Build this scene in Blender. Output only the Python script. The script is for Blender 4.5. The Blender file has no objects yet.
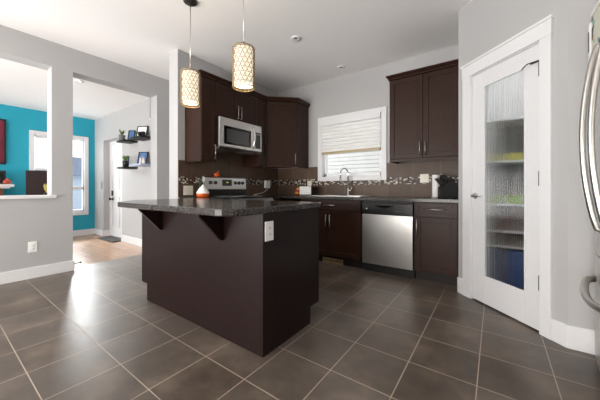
import bpy, bmesh, math, random
from mathutils import Vector, Matrix
random.seed(7)
S = bpy.context.scene
COL = S.collection
PI = math.pi
R = math.radians

# ------------------------------------------------------------------ camera
cam_d = bpy.data.cameras.new('camera')
cam = bpy.data.objects.new('camera', cam_d); COL.objects.link(cam)
cam.location = (0, 0, 1.02); cam.rotation_euler = (R(90), 0, R(36.007))
cam_d.sensor_width = 36.0; cam_d.lens = 271.6/600*36
cam_d.shift_x = 2.4/600; cam_d.shift_y = -11.6/600
cam_d.clip_start = 0.02; cam_d.clip_end = 200
S.camera = cam

# ------------------------------------------------------------------ sky, exposure
W = bpy.data.worlds.new('overcast_sky'); S.world = W; W.use_nodes = True
bgn = W.node_tree.nodes['Background']
bgn.inputs[0].default_value = (0.96, 0.98, 1.0, 1); bgn.inputs[1].default_value = 1.3
S.view_settings.view_transform = 'Standard'; S.view_settings.look = 'None'
S.view_settings.gamma = 1; S.view_settings.use_curve_mapping = False
S.view_settings.exposure = 1.0

def area(name, loc, rot, sx, sy, power, color=(1, 1, 1)):
    d = bpy.data.lights.new(name, 'AREA'); d.shape = 'RECTANGLE'; d.size = sx; d.size_y = sy
    d.energy = power; d.color = color
    o = bpy.data.objects.new(name, d); COL.objects.link(o)
    o.location = loc; o.rotation_euler = rot
    return o
# unseen fill panels added behind the camera
area('rear_fill', (-1.9, -2.93, 1.3), (R(124), 0, R(-4)), 4.4, 2.3, 215, (1.0, 0.965, 0.93))
area('rear_side_fill', (-3.9, -2.93, 1.3), (R(104), 0, 0), 0.9, 1.9, 30, (1.0, 0.985, 0.97))
area('living_fill', (-5.8, -2.93, 1.35), (R(104), 0, 0), 2.4, 2.0, 105, (1.0, 0.985, 0.97))
area('front_window_daylight', (-12.0, 2.2, 3.9), (R(78), 0, R(-90)), 5.0, 1.8, 1500, (1.0, 0.985, 0.97))

# ------------------------------------------------------------------ materials
def lin(r, g, b):
    f = lambda c: (c/255/12.92) if c/255 <= 0.04045 else ((c/255+0.055)/1.055)**2.4
    return (f(r), f(g), f(b), 1)
class NT:
    def __init__(s, name):
        s.m = bpy.data.materials.new(name); s.m.use_nodes = True
        s.t = s.m.node_tree; s.p = s.t.nodes['Principled BSDF']; s.out = s.t.nodes['Material Output']
    def n(s, typ, **kw):
        nd = s.t.nodes.new(typ)
        for k, v in kw.items(): setattr(nd, k, v)
        return nd
    def l(s, a, b): s.t.links.new(a, b)
    def coord(s, scale=(1, 1, 1), loc=(0, 0, 0), swap=None):
        tc = s.n('ShaderNodeTexCoord'); o = tc.outputs['Object']
        if swap:
            sp = s.n('ShaderNodeSeparateXYZ'); cb = s.n('ShaderNodeCombineXYZ'); s.l(o, sp.inputs[0])
            for i, c in enumerate(swap): s.l(sp.outputs[c], cb.inputs[i])
            o = cb.outputs[0]
        mp = s.n('ShaderNodeMapping'); mp.inputs['Scale'].default_value = scale; mp.inputs['Location'].default_value = loc
        s.l(o, mp.inputs[0]); return mp.outputs[0]
    def noise(s, vec, scale, detail=4, rough=0.6):
        nz = s.n('ShaderNodeTexNoise'); nz.inputs['Scale'].default_value = scale
        nz.inputs['Detail'].default_value = detail; nz.inputs['Roughness'].default_value = rough
        s.l(vec, nz.inputs['Vector']); return nz.outputs['Fac']
    def ramp(s, fac, stops, interp='LINEAR'):
        r = s.n('ShaderNodeValToRGB'); r.color_ramp.interpolation = interp
        while len(r.color_ramp.elements) < len(stops): r.color_ramp.elements.new(0.5)
        for e, (p, c) in zip(r.color_ramp.elements, stops): e.position = p; e.color = c
        s.l(fac, r.inputs[0]); return r.outputs[0]
    def bump(s, h, strength=0.1, dist=0.01):
        b = s.n('ShaderNodeBump'); b.inputs['Strength'].default_value = strength; b.inputs['Distance'].default_value = dist
        s.l(h, b.inputs['Height']); s.l(b.outputs[0], s.p.inputs['Normal']); return b
    def mix(s, fac, a, b):
        m = s.n('ShaderNodeMix', data_type='RGBA')
        if isinstance(fac, (int, float)): m.inputs[0].default_value = fac
        else: s.l(fac, m.inputs[0])
        for k, v in ((6, a), (7, b)):
            if isinstance(v, tuple): m.inputs[k].default_value = v
            else: s.l(v, m.inputs[k])
        return m.outputs[2]

def plain(name, col, rough=0.5, metal=0.0, spec=0.5, var=0.04, vs=30, emit=None, es=0):
    k = NT(name); v = k.coord(); nz = k.noise(v, vs)
    d = tuple(c*(1-var) for c in col[:3])+(1,); u = tuple(min(1, c*(1+var)) for c in col[:3])+(1,)
    k.l(k.ramp(nz, [(0.3, d), (0.7, u)]), k.p.inputs['Base Color'])
    k.p.inputs['Roughness'].default_value = rough; k.p.inputs['Metallic'].default_value = metal
    k.p.inputs['Specular IOR Level'].default_value = spec
    if emit: k.p.inputs['Emission Color'].default_value = emit; k.p.inputs['Emission Strength'].default_value = es
    return k.m
def wall_paint(name, col, bs=0.06):
    k = NT(name); v = k.coord()
    k.l(k.ramp(k.noise(v, 1.3, 2), [(0.3, tuple(c*0.985 for c in col[:3])+(1,)), (0.7, col)]), k.p.inputs['Base Color'])
    k.p.inputs['Roughness'].default_value = 0.6; k.p.inputs['Specular IOR Level'].default_value = 0.3
    k.bump(k.noise(v, 180, 3), bs, 0.002)
    return k.m
M = {}
M['wall'] = wall_paint('grey_wall_paint', lin(181, 180, 180))
M['ceiling'] = wall_paint('white_ceiling_paint', lin(244, 242, 241), 0.15)
M['teal'] = wall_paint('teal_wall_paint', lin(44, 164, 188))
M['trim'] = plain('white_trim_paint', lin(226, 226, 227), 0.4, var=0.01)
M['door_white'] = plain('white_door_paint', lin(222, 222, 223), 0.4, var=0.01)
M['plastic'] = plain('white_plastic', lin(240, 240, 236), 0.35, var=0.01)
M['ivory'] = plain('ivory_plastic', lin(226, 221, 205), 0.35, var=0.01)
M['black'] = plain('black_plastic', lin(22, 22, 23), 0.3, var=0.1)
M['blackgloss'] = plain('black_glass', lin(14, 14, 15), 0.08, var=0.1)
M['matblack'] = plain('matte_black', lin(20, 19, 20), 0.6, var=0.1)
M['nickel'] = plain('satin_nickel', lin(200, 196, 190), 0.28, metal=1, var=0.03)
M['chrome'] = plain('polished_chrome', lin(215, 215, 215), 0.12, metal=1, var=0.02)
M['iron'] = plain('dark_steel', lin(70, 68, 66), 0.4, metal=0.8, var=0.05)
M['orange'] = plain('orange_ceramic', lin(214, 92, 28), 0.3, var=0.1)
M['cream'] = plain('cream_ceramic', lin(240, 238, 232), 0.3, var=0.02)
M['terracotta'] = plain('red_ceramic', lin(170, 62, 40), 0.35, var=0.25, vs=60)
M['gold'] = plain('mustard_ceramic', lin(215, 170, 80), 0.35, var=0.2, vs=60)
M['green'] = plain('leaf_green', lin(100, 125, 50), 0.5, var=0.35, vs=90)
M['darkgreen'] = plain('dark_green_glass', lin(30, 40, 26), 0.12, var=0.2)
M['potgrey'] = plain('grey_pot', lin(120, 122, 126), 0.6, var=0.08)
M['paper'] = plain('white_paper', lin(240, 239, 236), 0.8, var=0.02)
M['tan'] = plain('tan_blind_rail', lin(176, 158, 122), 0.45, var=0.08)
M['brass'] = plain('tan_register_metal', lin(182, 158, 116), 0.4, metal=0.3, var=0.08)
M['terracotta_brick'] = plain('brown_brick', lin(112, 70, 54), 0.7, var=0.15)
M['yellow'] = plain('yellow_card', lin(196, 188, 98), 0.5, var=0.1)
M['lime'] = plain('lime_card', lin(136, 176, 66), 0.5, var=0.15)
M['rust'] = plain('rust_card', lin(176, 92, 62), 0.5, var=0.2)
M['brownbox'] = plain('brown_card', lin(140, 118, 92), 0.6, var=0.15)
M['bluebin'] = plain('blue_plastic', lin(36, 88, 162), 0.35, var=0.08)
M['bluegrey'] = plain('pale_blue_paint', lin(176, 188, 208), 0.45, var=0.03)
M['greycard'] = plain('grey_card', lin(140, 142, 142), 0.6, var=0.2)
M['maroon'] = plain('maroon_canvas', lin(104, 16, 44), 0.6, var=0.3, vs=4)
M['photo_blue'] = plain('blue_photo_print', lin(70, 110, 160), 0.3, var=0.45, vs=25)
M['snow'] = plain('snow', lin(225, 228, 232), 0.9, var=0.03, vs=2)
M['siding'] = plain('pale_siding', lin(150, 148, 144), 0.7, var=0.03, vs=3)
M['roofing'] = plain('blue_grey_shingles', lin(90, 100, 118), 0.9, var=0.2, vs=10)
M['housewall'] = plain('grey_siding', lin(150, 160, 172), 0.8, var=0.05, vs=5)
M['grout_dark'] = plain('black_rubber', lin(24, 23, 23), 0.7, var=0.1)
M['bulb'] = plain('warm_bulb', (1, 0.9, 0.72, 1), 0.5, emit=(1, 0.86, 0.62, 1), es=10)
M['diffuser'] = plain('lit_lamp_diffuser', (0.9, 0.85, 0.75, 1), 0.6, emit=(1, 0.90, 0.72, 1), es=0.62)
M['panel_light'] = plain('lit_ceiling_diffuser', (0.9, 0.9, 0.9, 1), 0.5, emit=(1, 0.98, 0.95, 1), es=3.0)
M['lattice'] = plain('champagne_metal', lin(150, 128, 94), 0.4, metal=0.3, var=0.1)

def floor_tile():
    k = NT('dark_porcelain_tile')
    T = 0.336
    br = k.n('ShaderNodeTexBrick', offset=0.0, squash=1.0)
    v = k.coord(loc=(1.0836+50*T, -1.0063+50*T, 0)); k.l(v, br.inputs['Vector'])
    for nm, val in (('Scale', 1), ('Mortar Size', 0.0028), ('Mortar Smooth', 0.25), ('Bias', 0), ('Brick Width', T), ('Row Height', T)): br.inputs[nm].default_value = val
    br.inputs['Color1'].default_value = (0.25, 0.25, 0.25, 1); br.inputs['Color2'].default_value = (0.75, 0.75, 0.75, 1)
    v2 = k.coord()
    # each tile gets its own slice of the clouding
    add = k.n('ShaderNodeVectorMath', operation='MULTIPLY_ADD'); k.l(br.outputs['Color'], add.inputs[0]); add.inputs[1].default_value = (0, 0, 0); k.l(v2, add.inputs[2])
    n1 = k.noise(add.outputs[0], 3.0, 6, 0.6)
    c1 = k.ramp(n1, [(0.28, lin(58, 47, 37)), (0.5, lin(84, 71, 59)), (0.72, lin(116, 101, 86))])
    sc = k.mix(0.16, c1, br.outputs['Color'])
    c2 = k.mix(0.05, c1, br.outputs['Color'])
    col = k.mix(br.outputs['Fac'], c2, lin(176, 160, 144))
    k.l(col, k.p.inputs['Base Color'])
    rr = k.ramp(n1, [(0.3, (0.33,)*3+(1,)), (0.7, (0.42,)*3+(1,))])
    rm = k.mix(br.outputs['Fac'], rr, (0.75, 0.75, 0.75, 1)); k.l(rm, k.p.inputs['Roughness'])
    inv = k.n('ShaderNodeMath', operation='MULTIPLY_ADD'); k.l(br.outputs['Fac'], inv.inputs[0]); inv.inputs[1].default_value = -1.0
    k.l(n1, inv.inputs[2]); k.bump(inv.outputs[0], 0.12, 0.004)
    k.p.inputs['Specular IOR Level'].default_value = 0.7
    return k.m
M['tile'] = floor_tile()
def wood_floor():
    k = NT('oak_plank_floor')
    br = k.n('ShaderNodeTexBrick', offset=0.37, squash=1.0)
    v = k.coord(loc=(20, 20, 0)); k.l(v, br.inputs['Vector'])
    for nm, val in (('Scale', 1), ('Mortar Size', 0.0012), ('Mortar Smooth', 0.2), ('Bias', 0), ('Brick Width', 1.1), ('Row Height', 0.09)): br.inputs[nm].default_value = val
    br.inputs['Color1'].default_value = lin(166, 130, 102); br.inputs['Color2'].default_value = lin(184, 148, 120); br.inputs['Mortar'].default_value = lin(110, 84, 66)
    g = k.noise(k.coord(scale=(2, 30, 1)), 4, 6)
    col = k.mix(0.3, br.outputs['Color'], k.ramp(g, [(0.35, lin(140, 106, 82)), (0.65, lin(198, 162, 134))]))
    k.l(col, k.p.inputs['Base Color']); k.p.inputs['Roughness'].default_value = 0.22
    return k.m
M['wood_floor'] = wood_floor()
def espresso(name, a, b, swap=None, rough=0.33):
    k = NT(name); g = k.noise(k.coord(scale=(14, 14, 1.0)), 5, 7, 0.65)
    k.l(k.ramp(g, [(0.3, a), (0.7, b)]), k.p.inputs['Base Color'])
    k.p.inputs['Roughness'].default_value = rough; k.p.inputs['Specular IOR Level'].default_value = 0.2; k.bump(g, 0.03, 0.002)
    return k.m
M['wood'] = espresso('espresso_wood', lin(42, 25, 18), lin(57, 36, 27))
M['wood_shaded'] = espresso('espresso_wood_shaded', lin(27, 15, 14), lin(35, 21, 20), rough=0.34)  # espresso wood, cooler and darker: low light on the island put into colour
M['wood_in'] = plain('dark_cabinet_interior', lin(30, 20, 18), 0.6)
def granite():
    k = NT('speckled_dark_granite'); v = k.coord()
    vo = k.n('ShaderNodeTexVoronoi'); vo.inputs['Scale'].default_value = 260; k.l(v, vo.inputs['Vector'])
    sp = k.n('ShaderNodeSeparateColor'); k.l(vo.outputs['Color'], sp.inputs[0])
    a = k.ramp(sp.outputs[0], [(0.0, lin(24, 22, 22)), (0.42, lin(44, 41, 40)), (0.68, lin(66, 61, 58)), (0.9, lin(130, 122, 115))], 'CONSTANT')
    b = k.ramp(k.noise(v, 40, 5), [(0.38, lin(22, 20, 20)), (0.65, lin(76, 70, 67))])
    k.l(k.mix(0.4, a, b), k.p.inputs['Base Color']); k.p.inputs['Roughness'].default_value = 0.17; k.p.inputs['Specular IOR Level'].default_value = 0.3
    return k.m
M['granite'] = granite()
def steel():
    k = NT('brushed_stainless'); g = k.noise(k.coord(scale=(2, 2, 260)), 3, 3)
    k.l(k.ramp(g, [(0.3, lin(206, 204, 201)), (0.7, lin(226, 224, 220))]), k.p.inputs['Base Color'])
    k.p.inputs['Metallic'].default_value = 1; k.p.inputs['Roughness'].default_value = 0.32
    k.p.inputs['Anisotropic'].default_value = 0.75
    tg = k.n('ShaderNodeTangent', direction_type='RADIAL', axis='Z'); k.l(tg.outputs[0], k.p.inputs['Tangent'])
    return k.m
M['steel'] = steel()
def splash(name, swap, off):
    k = NT(name)
    br = k.n('ShaderNodeTexBrick', offset=0.0, squash=1.0)
    k.l(k.coord(loc=off, swap=swap), br.inputs['Vector'])
    for nm, val in (('Scale', 1), ('Mortar Size', 0.002), ('Mortar Smooth', 0.2), ('Bias', 0), ('Brick Width', 0.33), ('Row Height', 8.0)): br.inputs[nm].default_value = val
    br.inputs['Color1'].default_value = lin(80, 62, 50); br.inputs['Color2'].default_value = lin(92, 72, 57); br.inputs['Mortar'].default_value = lin(140, 128, 118)
    n1 = k.noise(k.coord(), 6, 6)
    k.l(k.mix(0.3, br.outputs['Color'], k.ramp(n1, [(0.3, lin(66, 52, 43)), (0.7, lin(104, 85, 70))])), k.p.inputs['Base Color'])
    k.p.inputs['Roughness'].default_value = 0.42; k.p.inputs['Specular IOR Level'].default_value = 0.3
    return k.m
M['splash_x'] = splash('brown_wall_tile_x', (0, 2, 1), (0.876+33*0.33, 2, 0))
M['splash_y'] = splash('brown_wall_tile_y', (1, 2, 0), (-2.05+33*0.33, 2, 0))
def mosaic(name, swap):
    k = NT(name); v = k.coord(scale=(1/0.026, 1/0.0165, 1), swap=swap, loc=(0.3, 0.1, 0))
    # shear rows so that the chips run in a zigzag
    fl = k.n('ShaderNodeVectorMath', operation='FLOOR'); k.l(v, fl.inputs[0])
    wn = k.n('ShaderNodeTexWhiteNoise', noise_dimensions='2D'); k.l(fl.outputs[0], wn.inputs['Vector'])
    c = k.ramp(wn.outputs['Value'], [(0.0, lin(22, 16, 14)), (0.36, lin(62, 42, 34)), (0.56, lin(182, 170, 154)), (0.70, lin(96, 76, 62)), (0.88, lin(222, 214, 202))], 'CONSTANT')
    fr = k.n('ShaderNodeVectorMath', operation='FRACTION'); k.l(v, fr.inputs[0])
    sp = k.n('ShaderNodeSeparateXYZ'); k.l(fr.outputs[0], sp.inputs[0])
    ms = []
    for i, w in ((0, 0.10), (1, 0.14)):
        m = k.n('ShaderNodeMath', operation='LESS_THAN'); k.l(sp.outputs[i], m.inputs[0]); m.inputs[1].default_value = w; ms.append(m)
    mx = k.n('ShaderNodeMath', operation='MAXIMUM'); k.l(ms[0].outputs[0], mx.inputs[0]); k.l(ms[1].outputs[0], mx.inputs[1])
    k.l(k.mix(mx.outputs[0], c, lin(84, 74, 66)), k.p.inputs['Base Color']); k.p.inputs['Roughness'].default_value = 0.35; k.p.inputs['Specular IOR Level'].default_value = 0.25
    return k.m
M['mosaic_x'] = mosaic('mosaic_strip_x', (0, 2, 1)); M['mosaic_y'] = mosaic('mosaic_strip_y', (1, 2, 0))
def pane(name, tint=(0.95, 0.97, 0.98, 1), gl=0.07):
    k = NT(name); tr = k.n('ShaderNodeBsdfTransparent'); tr.inputs[0].default_value = tint
    g = k.n('ShaderNodeBsdfGlossy'); g.inputs['Roughness'].default_value = 0.02
    mx = k.n('ShaderNodeMixShader'); mx.inputs[0].default_value = gl
    k.l(tr.outputs[0], mx.inputs[1]); k.l(g.outputs[0], mx.inputs[2]); k.l(mx.outputs[0], k.out.inputs[0])
    return k.m
M['glass'] = pane('window_glass', gl=0.03)
def reeded():
    k = NT('reeded_glass')
    k.p.inputs['Base Color'].default_value = (0.93, 0.96, 0.96, 1)
    k.p.inputs['Transmission Weight'].default_value = 1; k.p.inputs['Roughness'].default_value = 0.06; k.p.inputs['IOR'].default_value = 1.33
    return k.m
M['reeded'] = reeded()
def blind_mat():
    k = NT('white_blind_slats'); d = k.n('ShaderNodeBsdfDiffuse'); d.inputs[0].default_value = (0.92, 0.92, 0.91, 1)
    t = k.n('ShaderNodeBsdfTranslucent'); t.inputs[0].default_value = (0.86, 0.86, 0.85, 1)
    mx = k.n('ShaderNodeMixShader'); mx.inputs[0].default_value = 0.12
    k.l(d.outputs[0], mx.inputs[1]); k.l(t.outputs[0], mx.inputs[2]); k.l(mx.outputs[0], k.out.inputs[0])
    return k.m
M['blind'] = blind_mat()
def boxprint():
    k = NT('patterned_box_print'); v = k.coord()
    vo = k.n('ShaderNodeTexVoronoi'); vo.inputs['Scale'].default_value = 22; k.l(v, vo.inputs['Vector'])
    sp = k.n('ShaderNodeSeparateColor'); k.l(vo.outputs['Color'], sp.inputs[0])
    k.l(k.ramp(sp.outputs[0], [(0, lin(222, 220, 200)), (0.5, lin(60, 56, 50)), (0.62, lin(214, 214, 196)), (0.8, lin(190, 120, 100)), (0.88, lin(140, 180, 170))], 'CONSTANT'), k.p.inputs['Base Color'])
    k.p.inputs['Roughness'].default_value = 0.5
    return k.m
M['boxprint'] = boxprint()

# ------------------------------------------------------------------ mesh helpers
def tag(o, label=None, cat=None, group=None, kind=None):
    if label: o['label'] = label
    if cat: o['category'] = cat
    if group: o['group'] = group
    if kind: o['kind'] = kind
    return o
def thing(name, label, cat, loc=(0, 0, 0), rotz=0, group=None):
    o = bpy.data.objects.new(name, None); COL.objects.link(o)
    o.empty_display_size = 0.05
    o.location = loc; o.rotation_euler = (0, 0, R(rotz))
    return tag(o, label, cat, group)
class MB:
    def __init__(s): s.bm = bmesh.new(); s.smooth = False
    def _f(s, vs, faces, mi=0, sm=False):
        b = [s.bm.verts.new(v) for v in vs]
        for f in faces:
            try:
                fc = s.bm.faces.new([b[i] for i in f]); fc.material_index = mi; fc.smooth = sm
            except ValueError: pass
        return s
    def box(s, x0, x1, y0, y1, z0, z1, mi=0):
        v = [(x, y, z) for z in (z0, z1) for y in (y0, y1) for x in (x0, x1)]
        return s._f(v, [(0, 2, 3, 1), (4, 5, 7, 6), (0, 1, 5, 4), (2, 6, 7, 3), (0, 4, 6, 2), (1, 3, 7, 5)], mi)
    def hull(s, bot, top, mi=0):   # two quads / polygons of same count
        n = len(bot)
        fs = [tuple(reversed(range(n))), tuple(range(n, 2*n))]+[(i, (i+1) % n, n+(i+1) % n, n+i) for i in range(n)]
        return s._f(list(bot)+list(top), fs, mi)
    def prism(s, poly, z0, z1, mi=0):
        return s.hull([(x, y, z0) for x, y in poly], [(x, y, z1) for x, y in poly], mi)
    def prism_x(s, poly, x0, x1, mi=0):   # poly in (y, z)
        return s.hull([(x0, y, z) for y, z in poly], [(x1, y, z) for y, z in poly], mi)
    def tube(s, pts, r, seg=10, mi=0, caps=True):
        pts = [Vector(p) for p in pts]; n = len(pts)
        rs = r if isinstance(r, (list, tuple)) else [r]*n
        rings = []; up = None
        for i, p in enumerate(pts):
            d = (pts[min(i+1, n-1)]-pts[max(i-1, 0)]).normalized()
            if up is None:
                up = Vector((0, 0, 1)) if abs(d.z) < 0.9 else Vector((1, 0, 0))
            a = d.cross(up)
            if a.length < 1e-4: a = d.cross(Vector((0, 1, 0)))
            a.normalize(); b = a.cross(d).normalized(); up = b
            rings.append([p+a*math.cos(2*PI*k/seg)*rs[i]+b*math.sin(2*PI*k/seg)*rs[i] for k in range(seg)])
        vs = [v for q in rings for v in q]; fs = []
        for i in range(n-1):
            for k in range(seg):
                fs.append((i*seg+k, i*seg+(k+1) % seg, (i+1)*seg+(k+1) % seg, (i+1)*seg+k))
        b = [s.bm.verts.new(v) for v in vs]
        for f in fs:
            fc = s.bm.faces.new([b[i] for i in f]); fc.smooth = True; fc.material_index = mi
        if caps:
            for rg in (list(range(seg)), list(reversed(range((n-1)*seg, n*seg)))):
                fc = s.bm.faces.new([b[i] for i in rg]); fc.material_index = mi
        return s
    def lathe(s, prof, c=(0, 0, 0), seg=24, mi=0, sm=True, mat=None):
        cx, cy, cz = c; vs = []
        for r, z in prof:
            for k in range(seg):
                v = Vector((max(r, 1e-4)*math.cos(2*PI*k/seg), max(r, 1e-4)*math.sin(2*PI*k/seg), z))
                if mat: v = mat @ v
                vs.append((v.x+cx, v.y+cy, v.z+cz))
        fs = []
        for i in range(len(prof)-1):
            for k in range(seg): fs.append((i*seg+k, i*seg+(k+1) % seg, (i+1)*seg+(k+1) % seg, (i+1)*seg+k))
        return s._f(vs, fs, mi, sm)
    def torus(s, mat, R_, r, n=12, m=5, mi=0):
        vs = []
        for i in range(n):
            a = 2*PI*i/n
            for j in range(m):
                b = 2*PI*j/m
                vs.append(mat @ Vector(((R_+r*math.cos(b))*math.cos(a), (R_+r*math.cos(b))*math.sin(a), r*math.sin(b))))
        fs = [(i*m+j, ((i+1) % n)*m+j, ((i+1) % n)*m+(j+1) % m, i*m+(j+1) % m) for i in range(n) for j in range(m)]
        return s._f(vs, fs, mi, True)
    def build(s, name, mats, parent=None, bevel=0, rot=None):
        bmesh.ops.recalc_face_normals(s.bm, faces=s.bm.faces)
        me = bpy.data.meshes.new(name); 
        off = Vector((0, 0, 0))
        if parent is None:      # put the origin at the base of the thing
            xs = [v.co for v in s.bm.verts]
            if not s.smooth and name not in KEEP:
                off = Vector(((min(v.x for v in xs)+max(v.x for v in xs))/2, (min(v.y for v in xs)+max(v.y for v in xs))/2, min(v.z for v in xs)))
                for v in s.bm.verts: v.co -= off
        s.bm.to_mesh(me); s.bm.free()
        for m in (mats if isinstance(mats, (list, tuple)) else [mats]): me.materials.append(M[m] if isinstance(m, str) else m)
        o = bpy.data.objects.new(name, me); COL.objects.link(o)
        if parent: o.parent = parent
        else: o.location = off
        if bevel:
            b = o.modifiers.new('bevel', 'BEVEL'); b.width = bevel; b.segments = 2; b.limit_method = 'ANGLE'; b.angle_limit = R(40)
        return o
KEEP = {'floor'}
def structure(name, mb, mats, bevel=0):
    mb.smooth = True      # keep world coordinates, so that the tiling stays where it belongs
    o = mb.build(name, mats, None, bevel); o['kind'] = 'structure'; return o
def copy_tree(o, parent=None):
    c = o.copy(); COL.objects.link(c)
    if parent: c.parent = parent
    for ch in [q for q in bpy.data.objects if q.parent == o]: copy_tree(ch, c)
    return c

# ================================================================== SETTING
H = 2.76; HL = 2.55
XL = -4.25; XR = -3.20; YB = 3.80; TE = -4.42
structure('floor', MB().box(TE, 1.4, -3.0, 3.9, -0.05, 0), 'tile')
fl2 = MB().box(-7.35, TE, -3.0, 2.45, -0.05, 0); structure('floor_living', fl2, 'wood_floor')
structure('ceiling', MB().box(-4.45, 1.4, -3.1, 3.95, H, H+0.1), 'ceiling')
structure('ceiling_living', MB().box(-7.35, -4.45, -3.1, 2.45, HL, HL+0.1), 'ceiling')
# left wall with pass-through and doorway
w = MB()
xw0, xw1 = XL-0.20, XL
w.box(xw0, xw1, -2.0, 0.89, 0, 0.91)          # under the pass-through
w.box(xw0, xw1, -3.0, -2.0, 0, H)
w.box(xw0, xw1, 0.89, 1.09, 0, 2.47)          # column
w.box(xw0, xw1, -2.0, 2.13, 2.47, H)          # header
w.box(xw0, xw1, 2.13, 3.9, 0, H)
structure('wall_left', w, 'wall')
structure('wall_back', MB().box(-3.35, -2.27, YB, YB+0.14, 0, H).box(-1.29, 1.4, YB, YB+0.14, 0, H)
          .box(-2.27, -1.29, YB, YB+0.14, 0, 1.20).box(-2.27, -1.29, YB, YB+0.14, 2.10, H), 'wall')
structure('wall_range', MB().box(XR-0.2, XR, 1.86, YB+0.14, 0, H), 'wall', 0.004)
structure('wall_right', MB().box(1.3, 1.4, -3.0, YB, 0, H), 'wall')
structure('wall_front', MB().box(-4.45, 1.4, -3.1, -3.0, 0, H), 'wall')
structure('wall_living_front', MB().box(-7.35, -4.45, -3.1, -3.0, 0, HL), 'wall')
structure('wall_teal', MB().box(-7.39, -7.25, -3.0, 1.23, 0, HL).box(-7.39, -7.25, 2.09, 2.45, 0, HL)
          .box(-7.39, -7.25, 1.23, 2.09, 0, 0.50).box(-7.39, -7.25, 1.23, 2.09, 2.10, HL), 'teal')
structure('wall_hall', MB().box(-7.25, -6.75, 2.25, 2.40, 0, HL).box(-5.83, -4.45, 2.25, 2.40, 0, HL).box(-6.75, -5.83, 2.25, 2.40, 2.03, HL), 'wall')
# pantry walls
structure('wall_pantry_left', MB().box(-0.29, -0.19, 3.09, YB, 0, H), 'wall')
structure('wall_pantry_right', MB().box(0.3782, 1.3, 2.4268, 2.535, 0, H), 'wall')
L45 = 0.945; PX, PY = -0.29, 3.095
pw = MB()
pw.box(0, 0.155, 0, 0.11, 0, H).box(0.79, L45, 0, 0.11, 0, H).box(0.155, 0.79, 0, 0.11, 2.06, H)
o = pw.build('wall_pantry_door', 'wall', thing('tmp', '', '')); o.parent = None
bpy.data.objects.remove(bpy.data.objects['tmp'])
o.location = (PX, PY, 0); o.rotation_euler = (0, 0, R(-45)); o['kind'] = 'structure'

# baseboards
bh = 0.125
structure('baseboard_left', MB().box(XL, XL+0.016, -3.0, 1.09, 0, bh).box(XL-0.2, XL+0.016, 1.09, 1.106, 0, bh).box(XL, XL+0.016, 2.13, 3.8, 0, bh), 'trim', 0.004)
structure('baseboard_teal', MB().box(-7.25, -7.234, -3, 2.25, 0, bh), 'trim', 0.004)
structure('baseboard_hall', MB().box(-7.25, -6.75, 2.234, 2.25, 0, bh).box(-6.75, -6.735, 2.25, 2.36, 0, bh).box(-5.83, -4.45, 2.234, 2.25, 0, bh), 'trim', 0.004)
structure('baseboard_pantry', MB().box(0.374, 0.60, 2.411, 2.4268, 0, 0.15), 'trim', 0.004)
structure('baseboard_range', MB().box(XR-0.2, XR, 1.845, 1.86, 0, bh), 'trim', 0.004)
pb = MB().box(0.0, 0.070, -0.016, 0, 0, 0.15).box(0.855, 0.952, -0.016, 0, 0, 0.15)
o = pb.build('baseboard_corner', 'trim', cam, 0.004); o.parent = None
o.location = (PX, PY, 0); o.rotation_euler = (0, 0, R(-45)); o['kind'] = 'structure'
# white sill of the pass-through
structure('trim_1', MB().box(XL-0.225, XL+0.03, -2.0, 0.93, 0.905, 0.94), 'trim', 0.004)
# tile backsplashes and mosaic strips
zs0, zs1 = 1.078, 1.172
structure('trim_2', MB().box(-3.2, -0.29, YB-0.010, YB, 0.91, zs0).box(-3.2, -2.345, YB-0.010, YB, zs1, 1.375).box(-1.22, -0.29, YB-0.010, YB, zs1, 1.375), 'splash_x')
structure('trim_3', MB().box(-3.2, -0.29, YB-0.012, YB, zs0, zs1), 'mosaic_x')
structure('trim_4', MB().box(XR, XR+0.010, 1.865, YB-0.01, 0.91, zs0).box(XR, XR+0.010, 1.865, YB-0.01, zs1, 1.375).box(XR, XR+0.010, 2.17, 2.93, 1.375, 1.56), 'splash_y')
structure('trim_5', MB().box(XR, XR+0.012, 1.865, YB-0.01, zs0, zs1), 'mosaic_y')

# kitchen window
wt = thing('window_1', None, None, (-1.78, YB, 1.137)); wt['kind'] = 'structure'
def local(o, mb):   # move world-authored mesh into the frame of its thing
    bmesh.ops.translate(mb.bm, vec=-Vector(o.location), verts=mb.bm.verts); return mb
c = MB(); x0, x1, z0, z1 = -2.34, -1.22, 1.137, 2.165
c.box(x0, x0+0.075, YB-0.022, YB, z0, z1).box(x1-0.075, x1, YB-0.022, YB, z0, z1).box(x0+0.075, x1-0.075, YB-0.022, YB, z1-0.075, z1).box(x0+0.075, x1-0.075, YB-0.022, YB, z0, z0+0.07)
local(wt, c).build('casing', 'trim', wt, 0.004)
c = MB(); a0, a1, b0, b1 = -2.27, -1.29, 1.20, 2.10
for q in ((a0, a0+0.05, b0, b1), (a1-0.05, a1, b0, b1), (a0, a1, b0, b0+0.055), (a0, a1, b1-0.055, b1), (a0, a1, 1.64, 1.69)):
    c.box(q[0], q[1], YB+0.05, YB+0.10, q[2], q[3])
local(wt, c).build('window_frame', 'trim', wt, 0.004)
c = MB().box(a0, a0+0.006, YB, YB+0.05, b0, b1).box(a1-0.006, a1, YB, YB+0.05, b0, b1).box(a0+0.006, a1-0.006, YB, YB+0.05, b0, b0+0.006).box(a0+0.006, a1-0.006, YB, YB+0.05, b1-0.006, b1)
local(wt, c).build('jamb_liner', 'trim', wt)
local(wt, MB().box(a0+0.05, a1-0.05, YB+0.072, YB+0.078, b0+0.05, b1-0.05)).build('pane', 'glass', wt)
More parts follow.
